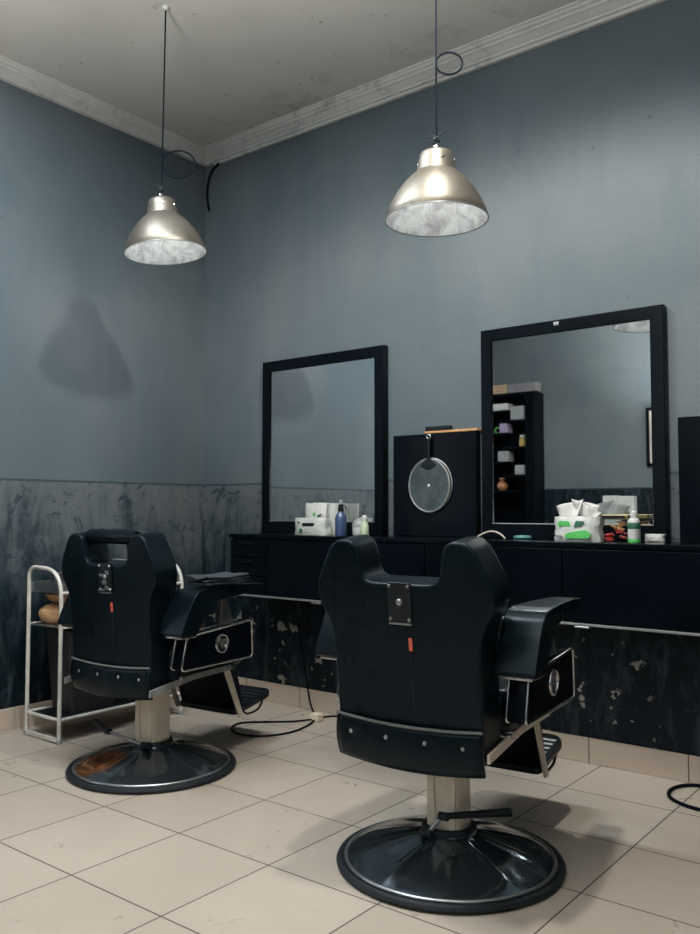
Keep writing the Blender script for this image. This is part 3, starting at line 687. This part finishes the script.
        bm = NB(); n = len(prof)
        prism(bm, round2(prof, 0.012, 3), sx * 0.232, sx * 0.348, 'x')
        for v in bm.verts:     # narrower towards the front tip
            k = max(0, (v.co.y + 0.05) / 0.39); c0 = sx * 0.290; v.co.x = c0 - sx * 0.020 * k + (v.co.x - c0) * (1 - 0.40 * k)
        o = obj('arm_pad', bm, 'black_leather', t, bevel=0.012, seg=4)
        bpy.data.objects.remove(a)
        obj('arm_plate', prism(NB(), [(-0.195, 0.568 + dz), (-0.11, 0.568 + dz), (-0.11, 0.5755 + dz), (-0.195, 0.5755 + dz)], sx * 0.238, sx * 0.335, 'x'), 'chrome', t, bevel=0.002)
        # metal bracket seen in the gap under the arm
        obj('arm_bracket', prism(NB(), [(0.085, 0.585 + dz), (0.170, 0.585 + dz), (0.125, 0.710 + dz), (0.100, 0.707 + dz)], sx * 0.262, sx * 0.279, 'x'), 'steel', t, bevel=0.002)
        # side panel
        sp = [(-0.120, 0.448), (0.270, 0.452), (0.275, 0.592), (-0.090, 0.566)]
        sp = [(-0.155, 0.442), (0.270, 0.440), (0.262, 0.592), (-0.125, 0.566)]
        sp = [(y, z + dz) for y, z in sp]
        side = obj('side_panel', prism(NB(), round2(sp, 0.018), sx * 0.244, sx * 0.299, 'x'), 'black_lacquer', t, bevel=0.004, seg=2)
        bm = NB(); out = round2(sp, 0.018); tube(bm, [(sx * 0.299, y, z) for y, z in out], 0.0045, 8, closed=True); obj('panel_trim', bm, 'chrome', side)
        bm = NB(); tube(bm, [(sx * 0.244, y, z) for y, z in out], 0.004, 8, closed=True); obj('panel_trim', bm, 'chrome', side)
        # emblem: oval ring with a shield
        cy, cz = 0.075, 0.518 + dz
        bm = NB(); tube(bm, [(sx * 0.301, cy + 0.036 * math.cos(a_), cz + 0.034 * math.sin(a_)) for a_ in [2 * PI * k / 40 for k in range(40)]], 0.0045, 8, closed=True)
        tube(bm, [(sx * 0.301, cy + 0.025 * math.cos(a_), cz + 0.023 * math.sin(a_)) for a_ in [2 * PI * k / 40 for k in range(40)]], 0.002, 6, closed=True); obj('emblem_ring', bm, 'chrome', side)
        sh = round2([(cy - 0.014, cz + 0.013), (cy, cz + 0.018), (cy + 0.014, cz + 0.013), (cy + 0.013, cz - 0.004), (cy, cz - 0.018), (cy - 0.013, cz - 0.004)], 0.004)
        obj('emblem_shield', prism(NB(), sh, sx * 0.299, sx * 0.304, 'x'), 'steel', side, bevel=0.001)
        # footrest strut
        bm = NB(); st = [(0.200, 0.425 + dz), (0.236, 0.425 + dz), (0.352, 0.160 + dz), (0.325, 0.160 + dz)]
        obj('footrest_strut', prism(NB(), st, sx * 0.178, sx * 0.1875, 'x'), 'cream_strut', t, bevel=0.002)
        bm.free()
        # recline link from the back foot to the frame
        lk = [(-0.255, 0.356 + dz), (-0.255, 0.380 + dz), (-0.02, 0.408 + dz), (0.22, 0.408 + dz), (0.22, 0.388 + dz), (-0.02, 0.384 + dz)]
        obj('recline_link', prism(NB(), lk, sx * 0.232, sx * 0.2405, 'x'), 'grey_edge' if head else 'cream_strut', t, bevel=0.001)
        for py_ in (-0.10, 0.215): obj('pivot', tube(NB(), [(sx * 0.17, py_, 0.398 + dz), (sx * 0.246, py_, 0.398 + dz)], 0.012, 14), 'chrome', t)
    # calf board and foot board
    M = Matrix.Translation((0, 0.30, 0.375 + dz)) @ Matrix.Rotation(R(18), 4, 'X')
    obj('calf_board', box(NB(), -0.172, 0.172, -0.018, 0.018, -0.20, 0.0, M), 'black_leather', t, bevel=0.008, seg=3)
    M = Matrix.Translation((0, 0.335, 0.175 + dz)) @ Matrix.Rotation(R(9), 4, 'X')
    ft = obj('footrest', prism(NB(), round2([(-0.170, -0.015), (0.170, -0.015), (0.170, 0.215), (0.140, 0.265), (-0.140, 0.265), (-0.170, 0.215)], 0.03), -0.008, 0.014, 'z', M), 'black_metal', t, bevel=0.004)
    for k in range(6):
        y = 0.03 + k * 0.034; obj('tread', box(NB(), -0.150, 0.150, y, y + 0.014, 0.0142, 0.019, M), 'plastic_grey' if not head else 'black_rubber', ft, bevel=0.002)
    for sx in (-1, 1):
        bm = NB(); tube(bm, spline([M @ Vector((sx * 0.155, 0.05, -0.012)), M @ Vector((sx * 0.155, 0.08, -0.035)), M @ Vector((sx * 0.155, 0.15, -0.04)), M @ Vector((sx * 0.155, 0.19, -0.012))], 6), 0.005, 8)
        obj('footrest_hook', bm, 'black_metal', ft)
    return t
def simple_cache(name, *a):
    return MATS[name] if name in MATS else simple(name, *a)
def thing_part(name, parent):
    o = bpy.data.objects.new(name, None); return o
barber_chair('right-hand black leather barber chair with an open notch in its backrest and no headrest', (2.450, -1.210, 0), R(6), 0.032, False,
             [(-0.030, -0.088, 0.105), (0.022, -0.088, 0.165), (0.175, 0.050, 0.165)], -0.200, 1.0, 6.5)
barber_chair('black leather barber chair further left beside the trolley, with a padded headrest roll', (1.012, -1.165, 0), R(6), 0.0, True,
             [(0.040, -0.080, 0.112), (-0.19, -0.070, 0.135), (-0.335, -0.010, 0.145)], -0.170, 0.96, 5.0)

# folded cape on the left chair's near arm + tan pouch on its seat
def folded(name, w, d, layers, seed):
    bm = NB(); rnd = random.Random(seed)
    for L_ in range(layers):
        z0 = L_ * 0.0115; pts = []
        nx, ny = 14, 8; g = {}
        ox, oy = rnd.uniform(-.008, .008), rnd.uniform(-.006, .006)
        for s in (0, 1):
            for i in range(nx + 1):
                for j in range(ny + 1):
                    u, v = i / nx * 2 - 1, j / ny * 2 - 1
                    e = max(abs(u), abs(v)); z = z0 + (0.0105 if s else 0) * (1 - 0.5 * e ** 6) + 0.0075 * math.sin(4 * u + seed + L_ * .9) * math.cos(3 * v + seed) * (L_ / layers) + 0.004
                    g[s, i, j] = bm.verts.new((u * w / 2 + ox + 0.006 * math.sin(5 * v + L_), v * d / 2 + oy + 0.005 * math.sin(6 * u + L_ * 2), max(0.0005, z)))
        for i in range(nx):
            for j in range(ny):
                bm.faces.new((g[0, i, j], g[0, i, j + 1], g[0, i + 1, j + 1], g[0, i + 1, j])); bm.faces.new((g[1, i, j], g[1, i + 1, j], g[1, i + 1, j + 1], g[1, i, j + 1]))
        for i in range(nx):
            for j in (0, ny): bm.faces.new((g[0, i, j], g[0, i + 1, j], g[1, i + 1, j], g[1, i, j]))
        for j in range(ny):
            for i in (0, nx): bm.faces.new((g[0, i, j], g[1, i, j], g[1, i, j + 1], g[0, i, j + 1]))
    return obj(name, bm, 'cape_cloth', sharp=60)
fc = folded('folded_cape', 0.125, 0.235, 3, 3)
c7, s7 = math.cos(R(6)), math.sin(R(6))
fc.location = (1.000 + 0.305 * c7 - 0.055 * s7, -1.165 + 0.305 * s7 + 0.055 * c7, 0.757); fc.rotation_euler = (0, 0, R(6))
tag(fc, 'dark folded cape lying on the near arm of the left barber chair', 'cape')
pb = thing('leather_pouch', 'tan leather pouch standing on the seat of the left barber chair', 'pouch', (1.142, -1.125, 0.522), R(15))
obj('pouch_body', soft_pack(0.17, 0.09, 0.17, 21), 'tan_leather', pb, sharp=60)
obj('flap', xform(soft_pack(0.175, 0.098, 0.05, 22), Matrix.Translation((0, 0, 0.125))), 'tan_leather', pb, sharp=60)

# ---------------------------------------------------------------- trolley
t = thing('trolley', 'white tubular trolley with trays against the left wall', 'trolley', (0, 0, 0), 0)
x0, x1, y0, y1, zt = 0.140, 0.405, -1.205, -0.500, 0.785
for y in (y0, y1):
    bm = NB(); tube(bm, arc3([(x0, y, 0.012), (x0, y, zt), (x1, y, zt - 0.01), (x1, y, 0.012)], 10, (0.06, 0.15)), 0.0095, 14); obj('hoop_frame', bm, 'white_tube', t)
    bm = NB(); tube(bm, [(x0 + 0.006, y, 0.105), (x1 - 0.006, y, 0.105)], 0.008, 10); obj('cross_rail', bm, 'white_tube', t)
    bm = NB(); box(bm, x0 + 0.008, x1 - 0.008, y - 0.008, y + 0.008, 0.006, 0.022); obj('bottom_bar', bm, 'white_tube', t)
    for x in (x0, x1):
        obj('foot_cap', lathe(NB(), [(0, 0), (0.0115, 0), (0.0125, 0.004), (0.0118, 0.018), (0.0098, 0.020)], 14, Matrix.Translation((x, y, 0))), 'plastic_grey', t)
for x in (x0, x1):
    for z, r_ in ((0.105, 0.008), (0.515, 0.006), (0.672, 0.007)):
        bm = NB(); tube(bm, [(x, y0, z), (x, y1, z)], r_, 10); obj('side_rail', bm, 'white_tube', t)
bx('tray', (x0 + 0.011, x1 - 0.011, y0 + 0.004, y1 - 0.004, 0.668, 0.676), 'steel', t, 0.002)
bm = NB()
for (a, b, c, d) in ((x0 + 0.011, x1 - 0.011, y0 + 0.004, y0 + 0.008), (x0 + 0.011, x1 - 0.011, y1 - 0.008, y1 - 0.004), (x0 + 0.011, x0 + 0.015, y0 + 0.008, y1 - 0.008), (x1 - 0.015, x1 - 0.011, y0 + 0.008, y1 - 0.008)):
    box(bm, a, b, c, d, 0.6765, 0.715)
obj('tray_rim', bm, 'steel', t)
bx('shelf', (x0 + 0.009, x1 - 0.009, y0 + 0.004, y1 - 0.004, 0.510, 0.518), 'steel', t, 0.002)
bx('shelf', (x0 + 0.009, x1 - 0.009, y0 + 0.004, y1 - 0.004, 0.098, 0.106), 'black_metal', t, 0.002)
# things on the trolley
d = obj('tool_case', box(NB(), 0, 0.20, 0, 0.40, 0, 0.075), 'steel', bevel=0.006); d.location = (0.175, -1.10, 0.6765); tag(d, 'flat steel case lying on the top tray of the trolley', 'case')
d = obj('folded_towel', soft_pack(0.20, 0.34, 0.05, 31), 'card_grey', sharp=60); d.location = (0.275, -0.90, 0.752); tag(d, 'dark grey folded towel on the steel case of the trolley', 'towel')
bm = lathe(NB(), [(0, 0), (0.050, 0), (0.075, 0.020), (0.086, 0.048), (0.080, 0.074), (0.055, 0.095), (0.025, 0.104), (0, 0.106)], 40)
d = obj('round_pot', bm, 'tan_bowl'); d.location = (0.235, -1.114, 0.5186); tag(d, 'round tan pot at the near end of the middle trolley shelf', 'pot')
d.scale = (1, 1, 0.88)
bm = NB(); lathe(bm, [(0, 0), (0.045, 0), (0.080, 0.014), (0.104, 0.046), (0.101, 0.046), (0.077, 0.017), (0.043, 0.004), (0, 0.004)], 40)
d = obj('wooden_bowl', bm, 'tan_leather'); d.location = (0.268, -1.085, 0.6128); tag(d, 'wide shallow brown bowl stacked on the round tan pot in the trolley', 'bowl')
d = obj('leather_bag', soft_pack(0.20, 0.13, 0.135, 41), 'tan_leather', sharp=60); d.location = (0.285, -0.86, 0.5186); tag(d, 'tan leather bag on the middle trolley shelf behind the round pot', 'bag')
t = thing('waste_bin', 'black square bin standing on the bottom shelf of the trolley', 'bin', (0.27, -0.98, 0.1066), 0)
bm = NB(); rings = []
for z, s in ((0, 0.085), (0.37, 0.105), (0.385, 0.109), (0.385, 0.100), (0.02, 0.080)):
    rings.append([bm.verts.new((x, y * 1.5, z)) for x, y in round2([(-s, -s), (s, -s), (s, s), (-s, s)], 0.02)])
for a, b in zip(rings, rings[1:]):
    for i in range(len(a)): bm.faces.new((a[i], a[(i + 1) % len(a)], b[(i + 1) % len(a)], b[i]))
bm.faces.new(rings[0][::-1]); bm.faces.new(rings[-1])
obj('bin_body', bm, 'bin_black', t)

# ---------------------------------------------------------------- floor cables
t = thing('power_cable', 'thin black cable looping over the floor between the chairs to a pale adapter', 'cable', (1.04, -0.17, 0), 0)
O = Vector((1.04, -0.17, 0))
def rel(pts): return [Vector(p) - O for p in pts]
bm = NB(); tube(bm, spline(rel([(0.80, -0.03, 0.45), (0.815, -0.018, 0.28), (0.845, -0.020, 0.15), (0.88, -0.035, 0.05), (0.93, -0.06, 0.006), (1.02, -0.115, 0.006), (1.06, -0.06, 0.006), (1.12, -0.05, 0.006)]), 8), 0.0045, 8)
tube(bm, spline(rel([(1.035, -0.20, 0.012), (0.97, -0.27, 0.006), (0.87, -0.36, 0.006), (0.79, -0.45, 0.006), (0.83, -0.55, 0.006), (0.94, -0.60, 0.006), (1.05, -0.55, 0.006), (1.10, -0.42, 0.006), (1.08, -0.28, 0.006), (1.05, -0.20, 0.010)]), 8), 0.0045, 8)
obj('cord', bm, 'cord_black', t)
obj('adapter', box(NB(), -0.028, 0.028, -0.022, 0.022, 0.0005, 0.038), 'cream_enamel', t, bevel=0.006)
bm = NB(); tube(bm, spline([(2.98, -0.06, 0.007), (2.88, -0.035, 0.007), (2.80, -0.065, 0.007), (2.767, -0.15, 0.007), (2.79, -0.24, 0.007), (2.86, -0.295, 0.007), (2.95, -0.31, 0.007), (3.1, -0.30, 0.007)], 10), 0.0065, 10)
tag(obj('rubber_hose', bm, 'cord_black'), 'black hose curling on the floor at the right edge', 'hose')

# ---------------------------------------------------------------- far wall, seen in the right mirror
t = thing('display_shelf', 'tall black open shelf seen reflected in the right mirror', 'shelf', (-0.34, YF + 0.002, 0), 0)
W, DP, HT = 0.60, 0.22, 2.18
bx('back_board', (0, W, 0, 0.012, 0, HT), 'black_frame', t)
for x in (0, W - 0.09): bx('side_board', (x, x + (0.03 if x == 0 else 0.09), 0.0125, DP, 0, HT), 'black_frame', t)
for (xa, xb, z) in ((0.031, 0.508, 2.15), (0.031, 0.32, 2.00), (0.23, 0.508, 1.90), (0.031, 0.30, 1.78), (0.26, 0.508, 1.64), (0.031, 0.33, 1.50), (0.26, 0.508, 1.37), (0.031, 0.508, 1.22), (0.031, 0.508, 0.8), (0.031, 0.508, 0.4)):
    bx('shelf_board', (xa, xb, 0.0125, DP - 0.004, z, z + 0.018), 'black_frame', t)
def far(name, x0, x1, z0, z1, mat, label, cat, dep=0.12, y=None, group=None):
    y = (YF + 0.09) if y is None else y
    o = obj(name, box(NB(), 0, x1 - x0, 0, dep, 0, z1 - z0), mat, bevel=0.004); o.location = (x0 + 0.08, y, z0); return tag(o, label, cat, group)
far('storage_box', -0.43, -0.105, 2.1805, 2.27, 'card_tan', 'tan cardboard box on top of the reflected black shelf, the left one', 'box')
far('storage_box', -0.10, 0.20, 2.1805, 2.265, 'card_grey', 'grey cardboard box on top of the reflected black shelf, the right one', 'box')
far('carton', -0.26, -0.10, 2.0185, 2.085, 'plastic_white', 'white carton on the topmost compartment of the reflected shelf', 'carton')
far('carton', -0.07, 0.07, 1.9185, 2.05, 'plastic_grey', 'grey square carton below the white one in the reflected shelf', 'carton')
far('toy_box', -0.19, -0.11, 1.7985, 1.89, 'purple_plastic', 'small purple and white box on the reflected shelf', 'box')
bm = NB(); tube(bm, [(0.03 * math.cos(a), 0, 0.035 + 0.03 * math.sin(a)) for a in [2 * PI * k / 24 for k in range(24)]], 0.008, 8, closed=True)
o = obj('green_ring', bm, 'green_print'); o.location = (-0.165, YF + 0.14, 1.7955); tag(o, 'small green ring beside the purple box on the reflected shelf', 'ring')
o = bottle('jar', (0.10, YF + 0.13, 1.6585), [(0, 0), (0.035, 0), (0.038, 0.01), (0.036, 0.085), (0, 0.09)], 'yellow_plastic', 'yellow jar with white lid on the reflected shelf', 'jar', [(0.030, 0.0905), (0.030, 0.115), (0, 0.118)])
far('carton', -0.21, -0.10, 1.5185, 1.62, 'plastic_grey', 'pale square carton in the left half of the reflected shelf', 'carton')
far('carton', -0.03, 0.07, 1.3885, 1.48, 'plastic_grey', 'pale square carton lowest on the right of the reflected shelf', 'carton')
bm = lathe(NB(), [(0, 0), (0.030, 0), (0.058, 0.030), (0.062, 0.060), (0.045, 0.092), (0.024, 0.104), (0.026, 0.118), (0.038, 0.130), (0.030, 0.142), (0, 0.146)], 32)
o = obj('clay_vase', bm, 'vase_orange'); o.location = (-0.125, YF + 0.13, 1.239); o.scale = (0.86, 0.86, 0.86); tag(o, 'orange clay vase on the reflected shelf', 'vase')
t = thing('picture_frame', 'thin black framed poster on the far wall, cut off at the mirror edge', 'picture', (1.25, YF, 1.44), 0)
bm = NB()
for q in ((0, 0.42, 0, 0.025), (0, 0.42, 0.495, 0.52), (0, 0.025, 0.025, 0.495), (0.395, 0.42, 0.025, 0.495)): box(bm, q[0], q[1], 0.001, 0.025, q[2], q[3])
obj('picture_border', bm, 'black_frame', t); bx('poster', (0.025, 0.395, 0.002, 0.010, 0.025, 0.495), 'paper', t, 0.0)
t = thing('towel_dispenser', 'white two-part wall box reflected above the tissue pack', 'dispenser', (0.86, YF, 1.0), 0)
bx('cover', (0, 0.135, 0, 0.07, 0, 0.18), 'plastic_white', t, 0.005); bx('cover', (0.1352, 0.29, 0, 0.07, 0, 0.175), 'plastic_white', t, 0.005)

# ---------------------------------------------------------------- light
def area(name, loc, target, size, power, col, sy=None):
    l = bpy.data.lights.new(name, 'AREA'); l.energy = power; l.color = col; l.size = size
    if sy: l.shape = 'RECTANGLE'; l.size_y = sy
    o = bpy.data.objects.new(name, l); C.objects.link(o); o.location = loc
    o.rotation_euler = (Vector(target) - Vector(loc)).to_track_quat('-Z', 'Y').to_euler(); return o
def point(name, loc, r, power, col):
    l = bpy.data.lights.new(name, 'POINT'); l.energy = power; l.color = col; l.shadow_soft_size = r
    o = bpy.data.objects.new(name, l); C.objects.link(o); o.location = loc; return o
def spot(name, loc, r, power, col, ang, blend):
    l = bpy.data.lights.new(name, 'SPOT'); l.energy = power; l.color = col; l.shadow_soft_size = r; l.spot_size = R(ang); l.spot_blend = blend
    o = bpy.data.objects.new(name, l); C.objects.link(o); o.location = loc; return o
spot('room_lamp', (2.58, -1.46, 2.95), 0.06, 132, (1.0, 0.94, 0.86), 170, 0.35)
area('ceiling_tube', (1.35, -1.75, 3.15), (1.35, -1.75, 0), 1.2, 54, (0.88, 0.96, 1.0), 0.12)
area('right_fill', (5.0, -3.9, 1.7), (1.5, -0.5, 1.6), 1.4, 9, (0.80, 0.92, 1.0), 1.8)  # soft fill added in the right front corner, no opening there
u_ = area('ceiling_fill', (2.4, -3.8, 1.3), (2.4, -3.79, 3.2), 0.6, 255, (1.0, 0.97, 0.93)); u_.data.spread = R(132)  # upward fill added to brighten the ceiling, no fixture there
area('recess_fill', (-1.0, -3.6, 1.5), (2.0, -1.6, 1.1), 1.2, 17, (0.86, 0.94, 1.0), 1.8)  # fill added in the left recess for the camera-facing sides, no opening there
for (x, y, z) in ((2.324, -1.063, 2.095), (0.886, -1.055, 2.255)): point('bulb_fill', (x, y, z), 0.028, 0.38, (0.92, 0.97, 1.0))  # weak lights added to brighten the shade insides
w = bpy.data.worlds.new('world'); bpy.context.scene.world = w; w.use_nodes = True
w.node_tree.nodes['Background'].inputs[0].default_value = (0.55, 0.65, 0.75, 1); w.node_tree.nodes['Background'].inputs[1].default_value = 0.3
sc = bpy.context.scene
sc.view_settings.view_transform = 'Standard'; sc.view_settings.look = 'None'; sc.view_settings.gamma = 1; sc.view_settings.use_curve_mapping = False
sc.view_settings.exposure = 0.12
